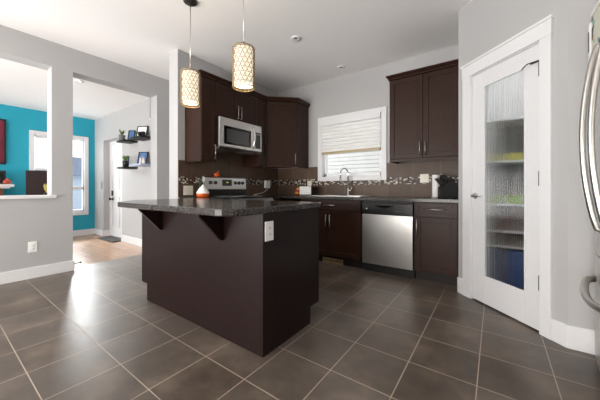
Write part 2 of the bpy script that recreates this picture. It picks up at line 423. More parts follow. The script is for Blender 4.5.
# blind
bt = thing('window_blind', 'white horizontal slat blind with tan bottom rail, half lowered in kitchen window', 'blind', (-1.78, YB-0.02, 1.55))
c = MB().box(-2.262, -1.298, YB-0.045, YB+0.03, 2.02, 2.095); local(bt, c).build('head_rail', 'trim', bt, 0.004)
c = MB(); zz = 1.992; ph = 0.0545
prof = [(0.0, 0.0), (-0.016, 0.10), (-0.021, 0.28), (-0.017, 0.60), (-0.008, 0.85), (0.0, 1.0)]
while zz > 1.61:
    pts = [(YB-0.008+y, zz-ph/2+ph*t) for y, t in prof]
    c.prism_x(pts+[(y+0.003, z) for y, z in reversed(pts)], -2.255, -1.305); zz -= ph
local(bt, c).build('slats', 'blind', bt)
local(bt, MB().box(-2.255, -1.305, YB-0.045, YB+0.005, 1.562, 1.598)).build('bottom_rail', 'tan', bt, 0.004)
# living room window
wt = thing('window_2', None, None, (-7.25, 1.66, 0.445)); wt['kind'] = 'structure'
c = MB(); y0, y1, z0, z1 = 1.19, 2.13, 0.445, 2.145
c.box(-7.25, -7.228, y0, y0+0.075, z0, z1).box(-7.25, -7.228, y1-0.075, y1, z0, z1).box(-7.25, -7.228, y0+0.075, y1-0.075, z1-0.075, z1).box(-7.25, -7.228, y0+0.075, y1-0.075, z0, z0+0.075)
local(wt, c).build('casing', 'trim', wt, 0.003)
c = MB(); a0, a1, b0, b1 = 1.23, 2.09, 0.50, 2.10
for q in ((a0, a0+0.05, b0, b1), (a1-0.05, a1, b0, b1), (1.63, 1.69, b0, b1), (a0, a1, b0, b0+0.06), (a0, a1, b1-0.05, b1), (a0, a1, 0.99, 1.06)):
    c.box(-7.34, -7.29, q[0], q[1], q[2], q[3])
local(wt, c).build('window_frame', 'trim', wt, 0.003)
local(wt, MB().box(-7.318, -7.312, a0+0.05, a1-0.05, b0+0.05, b1-0.05)).build('pane', 'glass', wt)
bt = thing('window_blind', 'white horizontal slat blind half lowered in living room window on teal wall', 'blind', (-7.26, 1.45, 1.38))
c = MB(); zz = 2.04
while zz > 1.42:
    c.hull([(-7.243, 1.28, zz-0.020), (-7.243, 1.66, zz-0.020), (-7.262, 1.66, zz+0.018), (-7.262, 1.28, zz+0.018)],
           [(-7.246, 1.28, zz-0.020), (-7.246, 1.66, zz-0.020), (-7.265, 1.66, zz+0.018), (-7.265, 1.28, zz+0.018)]); zz -= 0.034
local(bt, c).build('slats', 'trim', bt)
local(bt, MB().box(-7.275, -7.235, 1.28, 1.66, 2.045, 2.09)).build('head_rail', 'trim', bt)
local(bt, MB().box(-7.27, -7.238, 1.28, 1.66, 1.385, 1.41)).build('bottom_rail', 'trim', bt)

# entry door in the hall wall
dt = thing('door_1', None, None, (-6.29, 2.38, 0)); dt['kind'] = 'structure'
c = MB()
X0, X1 = -6.735, -5.845
def slab_cells(c, X0, X1, Y0, Y1, Z0, Z1, holes, rec=0.012):
    c.box(X0, X1, Y0+rec, Y1, Z0, Z1)
    xs = sorted({X0, X1} | {h[0] for h in holes} | {h[1] for h in holes}); zs = sorted({Z0, Z1} | {h[2] for h in holes} | {h[3] for h in holes})
    for i in range(len(xs)-1):
        for j in range(len(zs)-1):
            mx, mz = (xs[i]+xs[i+1])/2, (zs[j]+zs[j+1])/2
            if not any(h[0] < mx < h[1] and h[2] < mz < h[3] for h in holes): c.box(xs[i], xs[i+1], Y0, Y0+rec, zs[j], zs[j+1])
slab_cells(c, X0, X1, 2.36, 2.40, 0.015, 2.02, [(-6.61, -6.33, 0.2, 0.85), (-6.25, -5.97, 0.2, 0.85), (-6.61, -6.33, 1.0, 1.6), (-6.25, -5.97, 1.0, 1.6)])
local(dt, c).build('door_leaf', 'door_white', dt, 0.003)
local(dt, MB().box(-6.60, -5.98, 2.352, 2.36, 1.72, 1.92)).build('glass_light', 'plastic', dt)  # opaque white puts the lit look of the glass into its colour
local(dt, MB().box(-6.585, -6.535, 2.335, 2.36, 0.865, 0.975)).build('keypad_lock', 'iron', dt, 0.004)
rx = Matrix.Rotation(R(90), 3, 'X')
local(dt, MB().lathe([(0, 0), (0.03, 0), (0.03, 0.01), (0.012, 0.012), (0.012, 0.035), (0.028, 0.045), (0.03, 0.06), (0.02, 0.072), (0, 0.074)], (-6.56, 2.36, 0.795), 14, mat=rx)).build('door_knob', 'matblack', dt)

# pantry door with its casing
pt = thing('door_2', None, None, (PX, PY, 0), -45); pt['kind'] = 'structure'
c = MB().box(0.070, 0.163, -0.018, 0, 0, 2.06).box(0.780, 0.855, -0.018, 0, 0, 2.06)
c.box(0.066, 0.860, -0.020, 0, 2.06, 2.165).box(0.056, 0.870, -0.028, 0, 2.165, 2.185)
c.build('casing', 'trim', pt, 0.002)
c = MB().box(0.160, 0.166, 0, 0.11, 0, 2.06).box(0.777, 0.783, 0, 0.11, 0, 2.06).box(0.16, 0.783, 0, 0.11, 2.052, 2.06)
c.box(0.166, 0.178, 0.045, 0.09, 0, 2.05).box(0.765, 0.777, 0.045, 0.09, 0, 2.05)
c.build('door_jamb', 'trim', pt)
c = MB(); u0, u1, g0, g1, q0, q1 = 0.169, 0.774, 0.294, 0.668, 0.245, 1.922
c.box(u0, g0, 0.004, 0.040, 0.012, 2.048).box(g1, u1, 0.004, 0.040, 0.012, 2.048).box(g0, g1, 0.004, 0.040, 0.012, q0).box(g0, g1, 0.004, 0.040, q1, 2.048)
lf = c.build('door_leaf', 'door_white', pt, 0.002)
c = MB()
for b in ((g0, g0+0.012, q0, q1), (g1-0.012, g1, q0, q1), (g0+0.012, g1-0.012, q0, q0+0.012), (g0+0.012, g1-0.012, q1-0.012, q1)): c.box(b[0], b[1], 0.000, 0.008, b[2], b[3])
c.build('glazing_bead', 'door_white', lf, 0.002)
# reeded glass: a sheet with half-round vertical ribs
NR = 24; ga, gb = g0+0.006, g1-0.006; pts = []
for i in range(NR):
    wv = (gb-ga)/NR
    for k in range(6): pts.append((ga+wv*(i+k/6), 0.019-0.0045*math.sin(PI*k/6)))
pts.append((gb, 0.019))
poly = pts+[(gb, 0.025), (ga, 0.025)]
c = MB(); n = len(pts)
vb = [c.bm.verts.new((x, y, q0+0.006)) for x, y in poly]; vt = [c.bm.verts.new((x, y, q1-0.006)) for x, y in poly]
for i in range(len(poly)):
    j = (i+1) % len(poly); c.bm.faces.new((vb[i], vb[j], vt[j], vt[i]))
c.bm.faces.new(vb); c.bm.faces.new(list(reversed(vt)))
c.build('reeded_glass', 'reeded', lf)
c = MB().lathe([(0, 0), (0.027, 0), (0.027, 0.008), (0.012, 0.010), (0.011, 0.04), (0, 0.04)], (0.205, 0.004, 0.952), 16, mat=rx)
c.tube([(0.205, -0.036, 0.952), (0.235, -0.040, 0.953), (0.275, -0.036, 0.951), (0.300, -0.030, 0.950)], [0.010, 0.0095, 0.008, 0.0055], 8)
c.build('lever_handle', 'chrome', lf)
for i, zc in enumerate((1.862, 1.09, 0.355)):
    c = MB().box(0.766, 0.781, -0.006, 0.0, zc-0.05, zc+0.05).tube([(0.7745, -0.008, zc-0.052), (0.7745, -0.008, zc+0.052)], 0.006, 8)
    if i == 0: c.tube([(0.7745, -0.010, zc+0.058), (0.72, -0.045, zc+0.052), (0.685, -0.050, zc+0.030)], 0.004, 6).box(0.715, 0.79, -0.014, -0.006, zc+0.052, zc+0.060)
    c.build('hinge', 'iron', lf)

# ================================================================== OUTSIDE
structure('ground', MB().box(-60, 20, -20, 40, -0.72, -0.6), 'snow')
hs = thing('neighbour_house', 'pale lap sided neighbouring house close outside the kitchen window', 'house', (-1.5, 7.2, -0.6))
c = MB()
for i in range(40):
    z = i*0.11; c.prism_x([(0.0, z), (0.4, z), (0.4, z+0.112), (0.018, z+0.112)], -5.0, 4.5)
c.build('siding', 'siding', hs)
c = MB().prism_x([(-0.5, 4.4), (2.6, 6.2), (5.6, 4.4)], -5.3, 4.8); c.build('roof', 'roofing', hs)
hs = thing('neighbour_house', 'blue-grey roofed house far across the street, seen through living room window', 'house', (-26, 6.5, -0.6))
c = MB().box(-3, 3, -4, 4, 0, 2.5); c.build('walls', 'housewall', hs)
c = MB().hull([(-3.5, -4.5, 2.5), (3.5, -4.5, 2.5), (3.5, 4.5, 2.5), (-3.5, 4.5, 2.5)], [(-0.2, -3.0, 4.0), (0.2, -3.0, 4.0), (0.2, 3.0, 4.0), (-0.2, 3.0, 4.0)]); c.build('roof', 'roofing', hs)

# ================================================================== CABINETS
def bar_handle(parent, p0, p1, out=(0, -1, 0), r=0.0055, off=0.028):
    p0 = Vector(p0); p1 = Vector(p1); o = Vector(out); d = (p1-p0).normalized()
    c = MB().tube([p0+o*off-d*0.012, p1+o*off+d*0.012], r, 8)
    c.tube([p0, p0+o*off], r*0.8, 8).tube([p1, p1+o*off], r*0.8, 8)
    return c.build('handle', 'nickel', parent)
def shaker(x0, x1, z0, z1, y=-0.02, t=0.02, fr=0.058):
    c = MB()
    c.box(x0+fr-0.004, x1-fr+0.004, y+0.009, y+t, z0+fr-0.004, z1-fr+0.004)
    c.box(x0, x0+fr, y, y+t, z0, z1).box(x1-fr, x1, y, y+t, z0, z1)
    c.box(x0+fr, x1-fr, y, y+t, z0, z0+fr).box(x0+fr, x1-fr, y, y+t, z1-fr, z1)
    return c
def crown(c, w, d, z0, z1, e=0.035, left=True, right=True):
    l = e if left else 0; r = e if right else 0
    a = 0.3
    c.box(-l*a, w+r*a, -0.02-e*a, d, z0, z0+0.016)
    c.hull([(-l*a, -0.02-e*a, z0+0.016), (w+r*a, -0.02-e*a, z0+0.016), (w+r*a, d, z0+0.016), (-l*a, d, z0+0.016)],
           [(-l, -0.02-e, z1-0.014), (w+r, -0.02-e, z1-0.014), (w+r, d, z1-0.014), (-l, d, z1-0.014)])
    c.box(-l, w+r, -0.02-e, d, z1-0.014, z1)
def upper(label, loc, rotz, w, d, z0, z1, doors, handles, cl, cr, group='espresso upper cabinets', valance=True):
    t = thing('upper_cabinet', label, 'cabinet', loc, rotz, None)
    c = MB().box(0, w, 0, d, z0+0.03 if valance else z0, z1-0.055); c.build('body', 'wood', t, 0.002)
    n = len(doors)-1
    for i in range(n):
        a, b = doors[i]+0.0025, doors[i+1]-0.0025
        dr = shaker(a, b, z0+(0.034 if valance else 0.004), z1-0.06).build('door', 'wood', t, 0.002)
        for h in handles:
            if h[0] == i: bar_handle(dr, (h[1], -0.02, h[2]), (h[1], -0.02, h[3]))
    if valance:
        c = MB().box(0, w, -0.018, 0.0, z0, z0+0.030).box(0, 0.016, 0, d, z0, z0+0.03).box(w-0.016, w, 0, d, z0, z0+0.03); c.build('light_rail', 'wood', t, 0.002)
    c = MB(); crown(c, w, d, z1-0.055, z1, left=cl, right=cr); c.build('crown_moulding', 'wood', t)
    return t
ZT, ZB = 2.43, 1.35
UR = -2.87     # front of the range wall uppers
upper('narrow espresso upper cabinet beside the end of the range wall, left of the microwave', (UR, 1.955, 0), 90, 0.21, 0.327, ZB, ZT, [0, 0.21], [(0, 0.186, 1.40, 1.56)], True, False)
t = upper('short espresso two-door cabinet directly above the microwave', (UR, 2.166, 0), 90, 0.762, 0.327, 1.93, ZT, [0, 0.381, 0.762], [(0, 0.353, 1.975, 2.135), (1, 0.409, 1.975, 2.135)], False, False, valance=False)
upper('narrow espresso upper cabinet between the microwave and the corner cabinet', (UR, 2.929, 0), 90, 0.20, 0.327, ZB, ZT, [0, 0.20], [], False, False)
# diagonal corner cabinet
t = thing('upper_cabinet', 'espresso diagonal corner upper cabinet left of the kitchen window', 'cabinet', (UR, 3.133, 0), 45)
def cpoly(e):
    q = 0.7071
    # world polygon relative to origin -> local
    wp = [(0-0.33, 0), (0, 0), (0.34, 0.34), (0.34, 0.667), (-0.327, 0.66)]
    wp[1] = (0+e*0.4, 0-e*0.0); wp[2] = (0.34+e, 0.34-e*0.6); wp[3] = (0.34+e, 0.66)
    if e: wp[0] = (-0.327, 0); wp[1] = (e*1.0, 0)
    return [((x+y)*q, (-x+y)*q) for x, y in wp]
c = MB().prism(cpoly(0), ZB+0.03, ZT-0.055); c.build('body', 'wood', t, 0.002)
dr = shaker(0.012, 0.469, ZB+0.034, ZT-0.06).build('door', 'wood', t, 0.002)
bar_handle(dr, (0.445, -0.02, 1.41), (0.445, -0.02, 1.55))
c = MB().prism([(0.0, 0.0), (0.0, -0.018), (0.481, -0.018), (0.481, 0)], ZB, ZB+0.03).hull([(0.481, -0.0, ZB), (0.481+0.231, 0.231, ZB), (0.47+0.22, 0.242, ZB), (0.47, 0.012, ZB)], [(0.481, -0.0, ZB+0.03), (0.481+0.231, 0.231, ZB+0.03), (0.47+0.22, 0.242, ZB+0.03), (0.47, 0.012, ZB+0.03)])
c.build('light_rail', 'wood', t)
c = MB()
a = [(x, y, ZT-0.055) for x, y in cpoly(0.012)]; b = [(x, y, ZT-0.014) for x, y in cpoly(0.035)]
for L_, k in ((a, 0.028), (b, 0.05)):
    for i in (1, 2): L_[i] = (L_[i][0], L_[i][1]-k*0.9, L_[i][2])
c.hull(a, b); c.hull(b, [(x, y, ZT) for x, y, z in b]); c.build('crown_moulding', 'wood', t)
upper('tall espresso two-door upper cabinet right of the kitchen window', (-1.078, 3.47, 0), 0, 0.782, 0.327, ZB, ZT, [0, 0.391, 0.782], [(0, 0.362, 1.42, 1.56), (1, 0.420, 1.42, 1.56)], True, False)

def base(label, loc, rotz, w, d, fronts, group=None, toe=0.11, top=0.868, sinkc=False):
    t = thing('base_cabinet', label, 'cabinet', loc, rotz, group)
    if sinkc:
        MB().box(0, w, 0, 0.018, toe, top).box(0, 0.018, 0.018, d, toe, top).box(w-0.018, w, 0.018, d, toe, top).box(0.018, w-0.018, 0.018, d, toe, 0.60).build('body', 'wood', t, 0.002)
    else: MB().box(0, w, 0, d, toe, top).build('body', 'wood', t, 0.002)
    MB().box(0, w, 0.07, d, 0, toe).build('toe_kick', 'wood_in', t)
    for f in fronts:
        kind, x0, x1, z0, z1, hs = f
        fr = 0.058 if kind == 'door' else 0.04
        dr = shaker(x0+0.0025, x1-0.0025, z0, z1, fr=fr).build(kind, 'wood', t, 0.002)
        for h in hs: bar_handle(dr, (h[0], -0.02, h[1]), (h[2], -0.02, h[3]))
    return t
YF = 3.21      # face of cabinet bodies (fronts stand 20 mm proud)
D = YB-YF-0.012
base('espresso sink base cabinet with two doors under a false drawer, left of the dishwasher', (-2.265, YF, 0), 0, 0.915, D,
     [('drawer', 0, 0.915, 0.715, 0.86, [(0.40, 0.797, 0.55, 0.797)]),
      ('door', 0, 0.4575, 0.12, 0.705, [(0.428, 0.51, 0.428, 0.66)]), ('door', 0.4575, 0.915, 0.12, 0.705, [(0.487, 0.51, 0.487, 0.66)])], sinkc=True)
base('espresso base cabinet with one drawer over one door, between dishwasher and pantry', (-0.728, YF, 0), 0, 0.428, D,
     [('drawer', 0.008, 0.42, 0.715, 0.86, [(0.125, 0.795, 0.31, 0.795)]), ('door', 0.008, 0.42, 0.12, 0.705, [(0.036, 0.505, 0.036, 0.67)])])
base('espresso corner base cabinet hidden behind the island, beside the stove', (-2.60, YF-0.28, 0), 90, 0.86, 0.585, [('door', 0.005, 0.26, 0.12, 0.86, [])])
base('narrow espresso base cabinet left of the stove at the range wall end', (-2.60, 1.90, 0), 90, 0.255, 0.585, [('drawer', 0.0, 0.255, 0.715, 0.86, [(0.08, 0.79, 0.175, 0.79)]), ('door', 0.0, 0.255, 0.12, 0.705, [(0.225, 0.5, 0.225, 0.65)])])
# filler strip between corner and sink cabinet

# worktops
def granite_top(label, polys):
    c = MB()
    for p in polys: c.prism(p, 0.870, 0.910)
    o = c.build('worktop', 'granite', None, 0.004); tag(o, label, 'countertop'); return o
def rect(x0, x1, y0, y1): return [(x0, y0), (x1, y0), (x1, y1), (x0, y1)]
sx0, sx1, sy0, sy1 = -2.16, -1.42, 3.30, 3.68
YW = YB-0.0125
granite_top('dark speckled countertop with sink cutout running under the kitchen window',
            [rect(XR+0.013, -2.56, 2.932, YW), rect(-2.56, sx0, 3.165, YW), rect(sx1, -0.292, 3.165, YW), rect(sx0, sx1, 3.165, sy0), rect(sx0, sx1, sy1, YW)])
granite_top('short piece of dark speckled countertop left of the stove', [rect(XR+0.013, -2.56, 1.875, 2.160)])
st = thing('sink', 'stainless steel double sink set into countertop below window', 'sink', (-1.79, 3.49, 0.70))
c = MB()
for (a, b) in ((sx0+0.01, -1.80), (-1.78, sx1-0.01)):
    y0, y1 = sy0+0.01, sy1-0.01
    c.box(a, b, y0, y1, 0.70, 0.706)
    c.box(a, a+0.004, y0, y1, 0.706, 0.911).box(b-0.004, b, y0, y1, 0.706, 0.911).box(a, b, y0, y0+0.004, 0.706, 0.911).box(a, b, y1-0.004, y1, 0.706, 0.911)
local(st, c).build('basin', 'steel', st)
c = MB().box(sx0-0.018, sx1+0.018, sy0-0.018, sy0+0.011, 0.911, 0.916).box(sx0-0.018, sx1+0.018, sy1-0.011, sy1+0.05, 0.911, 0.916).box(sx0-0.018, sx0+0.012, sy0, sy1, 0.911, 0.916).box(sx1-0.012, sx1+0.018, sy0, sy1, 0.911, 0.916).box(-1.802, -1.778, sy0, sy1, 0.905, 0.916)
local(st, c).build('rim', 'steel', st, 0.002)
ft = thing('faucet', 'chrome gooseneck faucet with side lever standing behind the sink', 'faucet', (-1.765, 3.705, 0.916))
c = MB().lathe([(0, 0), (0.028, 0), (0.026, 0.012), (0.019, 0.02), (0.018, 0.10), (0.014, 0.11), (0, 0.11)], (0, 0, 0), 16); c.build('body', 'chrome', ft)
pts = [(0, 0, 0.10), (0, 0, 0.32)]
for k in range(1, 11):
    a = PI*k/10; pts.append((-0.055*(1-math.cos(a))*0.75, -0.055*(1-math.cos(a))*0.75, 0.32+0.082*math.sin(a)))
pts.append((-0.0825, -0.0825, 0.255)); c = MB().tube(pts, 0.0105, 10); c.tube([(-0.0825, -0.0825, 0.262), (-0.0825, -0.0825, 0.20)], [0.0135, 0.015], 10); c.build('spout', 'chrome', ft)
c = MB().tube([(0.01, 0, 0.075), (0.055, -0.01, 0.078)], 0.013, 10).tube([(0.05, -0.01, 0.078), (0.068, -0.016, 0.13)], [0.008, 0.005], 8); c.build('lever', 'chrome', ft)

# ================================================================== DISHWASHER
dw = thing('dishwasher', 'stainless steel dishwasher with black control strip under the countertop', 'dishwasher', (-1.336, 3.195, 0))
MB().box(0.004, 0.596, 0.03, 0.58, 0.10, 0.866).build('body', 'black', dw)
MB().box(0.0, 0.60, 0.06, 0.5, 0, 0.10).build('toe_panel', 'matblack', dw)
c = MB(); n = 10; prof = []
for i in range(n+1):
    z = 0.105+(0.705-0.105)*i/n; prof.append((-0.006*math.sin(PI*i/n), z))
c.hull([(0.004, y, z) for y, z in prof]+[(0.004, 0.03, 0.705), (0.004, 0.03, 0.105)], [(0.596, y, z) for y, z in prof]+[(0.596, 0.03, 0.705), (0.596, 0.03, 0.105)])
c.build('door', 'steel', dw, 0.003)
cp = MB().box(0.004, 0.596, 0.0, 0.03, 0.712, 0.838).build('control_panel', 'black', dw, 0.004)
MB().box(0.004, 0.596, -0.002, 0.03, 0.840, 0.862).build('top_trim', 'matblack', dw, 0.002)  # black trim also carries the countertop's shadow in its colour
# pocket handle: a curved scoop with a lip
c = MB(); lip = []
for i in range(13):
    a = i/12; lip.append((0.17+0.21*a, -0.004-0.010*math.sin(PI*a), 0.815-0.028*math.sin(PI*a)))
c.tube(lip, 0.006, 8); c.hull([(0.17, -0.003, 0.818), (0.38, -0.003, 0.818), (0.34, -0.003, 0.792), (0.21, -0.003, 0.792)], [(0.17, 0.001, 0.818), (0.38, 0.001, 0.818), (0.34, 0.001, 0.792), (0.21, 0.001, 0.792)])
c.build('pocket_handle', 'blackgloss', cp)
MB().lathe([(0, 0), (0.011, 0), (0.010, 0.003), (0, 0.003)], (0.062, -0.0, 0.775), 14, mat=rx).build('badge', 'paper', cp)
c = MB()
for i in range(5): c.box(0.40+0.03*i, 0.414+0.03*i, -0.002, 0.0, 0.752, 0.758)
c.build('buttons', 'greycard', cp)

# floor register in the toe kick
ft = thing('floor_register', 'tan metal vent register in the toe kick below the sink cabinet', 'vent', (-1.785, 3.272, 0.004))
c = MB().box(-0.155, 0.155, -0.010, 0.0, 0, 0.012).box(-0.155, 0.155, -0.010, 0.0, 0.053, 0.065).box(-0.155, -0.143, -0.010, 0, 0.012, 0.053).box(0.143, 0.155, -0.010, 0, 0.012, 0.053)
for i in range(16): c.box(-0.138+i*0.0182, -0.132+i*0.0182, -0.008, 0, 0.012, 0.053)
c.build('grille', 'brass', ft)
MB().box(-0.143, 0.143, 0.0, 0.004, 0.010, 0.055).build('duct_opening', 'matblack', ft)

# ================================================================== STOVE
sv = thing('stove', 'stainless electric stove with black cooktop and knobs on its back panel', 'stove', (-2.56, 2.166, 0), 90)
MB().box(0.003, 0.759, 0, 0.60, 0.03, 0.895).build('body', 'steel', sv, 0.003)
MB().box(0.0, 0.762, -0.02, 0.56, 0.897, 0.913).build('cooktop', 'blackgloss', sv, 0.004)
MB().box(0.01, 0.752, -0.035, 0.0, 0.30, 0.86).build('oven_door', 'steel', sv, 0.006)
MB().box(0.12, 0.64, -0.038, -0.03, 0.40, 0.72).build('oven_window', 'blackgloss', sv)
bar_handle(sv, (0.08, -0.035, 0.80), (0.68, -0.035, 0.80), r=0.011, off=0.045)
MB().box(0.01, 0.752, -0.03, 0.0, 0.06, 0.27).build('storage_drawer', 'steel', sv, 0.006)
bp = MB().prism_x([(0.545, 0.913), (0.600, 0.913), (0.600, 1.185), (0.560, 1.185), (0.545, 1.165), (0.538, 1.015)], 0.012, 0.750).build('back_panel', 'steel', sv, 0.004)
MB().box(0.02, 0.742, 0.534, 0.548, 0.918, 1.008).build('lower_panel', 'black', bp)
c = MB().hull([(0.30, 0.534, 1.055), (0.47, 0.534, 1.055), (0.47, 0.539, 1.145), (0.30, 0.539, 1.145)], [(0.30, 0.545, 1.055), (0.47, 0.545, 1.055), (0.47, 0.55, 1.145), (0.30, 0.55, 1.145)]); ds = c.build('display', 'blackgloss', bp)
M['lcd'] = plain('green_clock_digits', lin(120, 160, 40), 0.4, emit=lin(200, 190, 60), es=0.5)
c = MB()
for i in range(3): c.box(0.368+0.013*i, 0.376+0.013*i, 0.532, 0.535, 1.098, 1.112)
c.build('clock', 'lcd', ds)
for xk in (0.10, 0.185, 0.535, 0.605, 0.675):
    MB().lathe([(0, 0), (0.026, 0), (0.025, 0.010), (0.019, 0.014), (0.017, 0.026), (0, 0.027)], (xk, 0.541, 1.10), 16, mat=rx).build('knob', 'iron' if xk < 0.3 else 'black', bp)
for (bx, by, br_) in ((0.19, 0.14, 0.095), (0.57, 0.14, 0.075), (0.19, 0.41, 0.075), (0.57, 0.41, 0.095)):
    MB().torus(Matrix.Translation((bx, by, 0.9135)), br_, 0.002, 28, 5).build('burner_ring', 'greycard', sv)
# microwave
mw = thing('microwave', 'stainless over-the-range microwave hung below the short upper cabinet', 'microwave', (-2.80, 2.170, 1.525), 90)
MB().box(0, 0.754, 0.012, 0.385, 0.012, 0.400).build('body', 'black', mw)
c = MB()
slab_cells(c, 0.0, 0.600, -0.018, 0.012, 0.030, 0.400, [(0.07, 0.545, 0.065, 0.300)], 0.006)
dr = c.build('door', 'steel', mw, 0.003)
c = MB(); c.box(0.07, 0.545, -0.016, -0.011, 0.065, 0.300); wn = c.build('door_window', 'blackgloss', dr)
M['mwglass'] = plain('dark_grey_window_mesh', lin(72, 72, 72), 0.15, var=0.2, vs=200)
MB().box(0.115, 0.50, -0.0165, -0.0155, 0.095, 0.265).build('mesh_screen', 'mwglass', wn)
pts = [(0.575, -0.018, 0.070)]+[(0.575, -0.018-0.045*math.sin(PI*(k+0.6)/10.2), 0.070+0.29*k/9) for k in range(10)]+[(0.575, -0.018, 0.360)]
MB().tube(pts, 0.0135, 10).build('handle', 'chrome', dr)
c = MB(); slab_cells(c, 0.602, 0.754, -0.018, 0.012, 0.030, 0.400, [(0.625, 0.735, 0.07, 0.300)], 0.006); cpn = c.build('control_panel', 'steel', mw, 0.003)
MB().box(0.625, 0.735, -0.017, -0.011, 0.07, 0.300).build('keypad', 'black', cpn)
MB().box(0.64, 0.72, -0.019, -0.017, 0.262, 0.285).build('display', 'greycard', cpn)
c = MB()
for i in range(5):
    for j in range(3): c.box(0.640+0.029*j, 0.660+0.029*j, -0.0185, -0.017, 0.085+0.032*i, 0.100+0.032*i)
c.build('buttons', 'mwglass', cpn)
MB().prism_x([(-0.018, 0.028), (0.385, 0.010), (0.385, 0.0), (0.01, 0.0)], 0, 0.754).build('vent_base', 'steel', mw)

# ================================================================== ISLAND
IX0, IX1, IY0, IY1 = -2.573, -1.130, 1.199, 1.84
it = thing('island_cabinet', 'large espresso kitchen island base with plain panels and two triangular counter brackets', 'island', (IX0, IY0, 0))
def il(c): return local(it, c)
il(MB().box(IX0+0.02, IX1-0.02, IY0+0.02, IY1-0.02, 0.11, 0.868).box(IX0+0.06, IX1-0.02, IY0+0.02, IY1-0.12, 0, 0.11)).build('body', 'wood_in', it)
il(MB().box(IX0, IX1-0.0185, IY0, IY0+0.018, 0, 0.868)).build('back_panel', 'wood_shaded', it, 0.002)
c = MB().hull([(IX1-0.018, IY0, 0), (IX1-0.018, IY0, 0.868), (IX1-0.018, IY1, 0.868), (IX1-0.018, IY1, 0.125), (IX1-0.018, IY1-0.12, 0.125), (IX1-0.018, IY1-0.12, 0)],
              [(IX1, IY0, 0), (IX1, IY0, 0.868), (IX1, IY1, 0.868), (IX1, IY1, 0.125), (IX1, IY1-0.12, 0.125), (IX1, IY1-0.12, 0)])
il(c).build('end_panel', 'wood_shaded', it, 0.001)
c = MB().box(IX0-0.150, IX0+0.02, IY0+0.022, IY1, 0.135, 0.868); il(c).build('side_door', 'wood_shaded', it, 0.003)
c = MB()
for a, b in ((0, 0.48), (0.48, 0.96), (0.96, 1.443)):
    pass
for k, (a, b) in enumerate(((IX0+0.01, IX0+0.48), (IX0+0.485, IX0+0.955), (IX0+0.96, IX1-0.02))):
    c = MB(); fr = 0.058; Y = IY1-0.02
    c.box(a+fr, b-fr, Y, Y+0.011, 0.13+fr, 0.86-fr).box(a, a+fr, Y, Y+0.02, 0.13, 0.86).box(b-fr, b, Y, Y+0.02, 0.13, 0.86).box(a+fr, b-fr, Y, Y+0.02, 0.13, 0.13+fr).box(a+fr, b-fr, Y, Y+0.02, 0.86-fr, 0.86)
    dr = il(c).build('door', 'wood', it, 0.002)
    bar_handle(dr, (b-IX0-0.03, IY1-IY0, 0.6), (b-IX0-0.03, IY1-IY0, 0.76), out=(0, 1, 0))
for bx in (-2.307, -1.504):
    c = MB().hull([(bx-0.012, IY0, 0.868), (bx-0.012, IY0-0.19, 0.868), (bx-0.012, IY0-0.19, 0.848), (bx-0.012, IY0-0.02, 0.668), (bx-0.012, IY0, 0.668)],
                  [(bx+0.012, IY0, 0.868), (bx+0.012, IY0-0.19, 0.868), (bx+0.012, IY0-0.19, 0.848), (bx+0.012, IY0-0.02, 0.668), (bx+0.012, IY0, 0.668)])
    il(c).build('bracket', 'wood_shaded', it, 0.0015)
ov = 0.914
def corner(cx, cy, r, a0, a1, n=5): return [(cx+r*math.cos(R(a0+(a1-a0)*k/n)), cy+r*math.sin(R(a0+(a1-a0)*k/n))) for k in range(n+1)]
ipoly = [(-2.45, ov), (-1.21, ov), (-1.17, ov+0.012), (-1.112, ov+0.07), (-1.100, ov+0.11), (-1.100, 1.82), (-1.12, 1.86), (-1.14, 1.87), (-2.74, 1.87), (-2.76, 1.85), (-2.76, 1.20), (-2.74, 1.15), (-2.49, ov+0.014)]
c = MB().prism(ipoly, 0.870, 0.910); o = c.build('worktop', 'granite', None, 0.006)
tag(o, 'dark speckled granite worktop with clipped corners on the kitchen island', 'countertop')

# ================================================================== ELECTRICS
def plate(label, loc, rotz, w=0.075, h=0.12, kind='outlet', mat='plastic', group=None, name=None):
    t = thing(name or ('wall_outlet' if kind == 'outlet' else 'light_switch'), label, 'outlet' if kind == 'outlet' else 'switch', loc, rotz, group)
    MB().box(-w/2, w/2, -0.006, 0, -h/2, h/2).build('cover_plate', mat, t, 0.002)
    n = max(1, int(w/0.07))
    for k in range(n):
        cx = (k-(n-1)/2)*0.046
        if kind == 'outlet':
            for dz in (-0.02, 0.02):
                s_ = MB().box(cx-0.016, cx+0.016, -0.009, -0.006, dz-0.013, dz+0.013).build('socket', mat, t, 0.002)
                MB().box(cx-0.008, cx-0.005, -0.0095, -0.0088, dz-0.005, dz+0.005).box(cx+0.005, cx+0.008, -0.0095, -0.0088, dz-0.005, dz+0.005).build('slots', 'iron', s_)
        else: MB().box(cx-0.016, cx+0.016, -0.010, -0.006, -0.033, 0.033).build('rocker', mat, t, 0.002)
    return t
plate('white outlet on grey wall below the pass-through opening', (XL, 0.726, 0.355), 90)
plate('white outlet plate on the dark end panel of the island', (IX1, 1.253, 0.757), 90)
plate('wide ivory outlet plate on range wall tiles left of the stove', (XR+0.0125, 1.995, 0.995), 90, 0.135, 0.12, mat='ivory')
plate('white outlet on tiles just right of the diagonal corner cabinet', (-2.505, YB-0.0125, 1.085), 0, 0.08, 0.12, mat='ivory')
plate('ivory outlet on tiles left of the paper towel roll', (-0.735, YB-0.0125, 1.150), 0, 0.105, 0.11, 'switch', 'ivory')
plate('small grey switch on hall wall beside the entry door', (-6.84, 2.25, 1.09), 0, 0.075, 0.16, 'switch', 'greycard')
pa = thing('power_adapter', 'white plug adapter with dangling cord on range wall tiles right of the stove', 'charger', (XR+0.0125, 3.47, 1.085), 90)
MB().box(-0.06, 0.06, -0.04, 0, -0.06, 0.07).build('adapter_body', 'plastic', pa, 0.006)
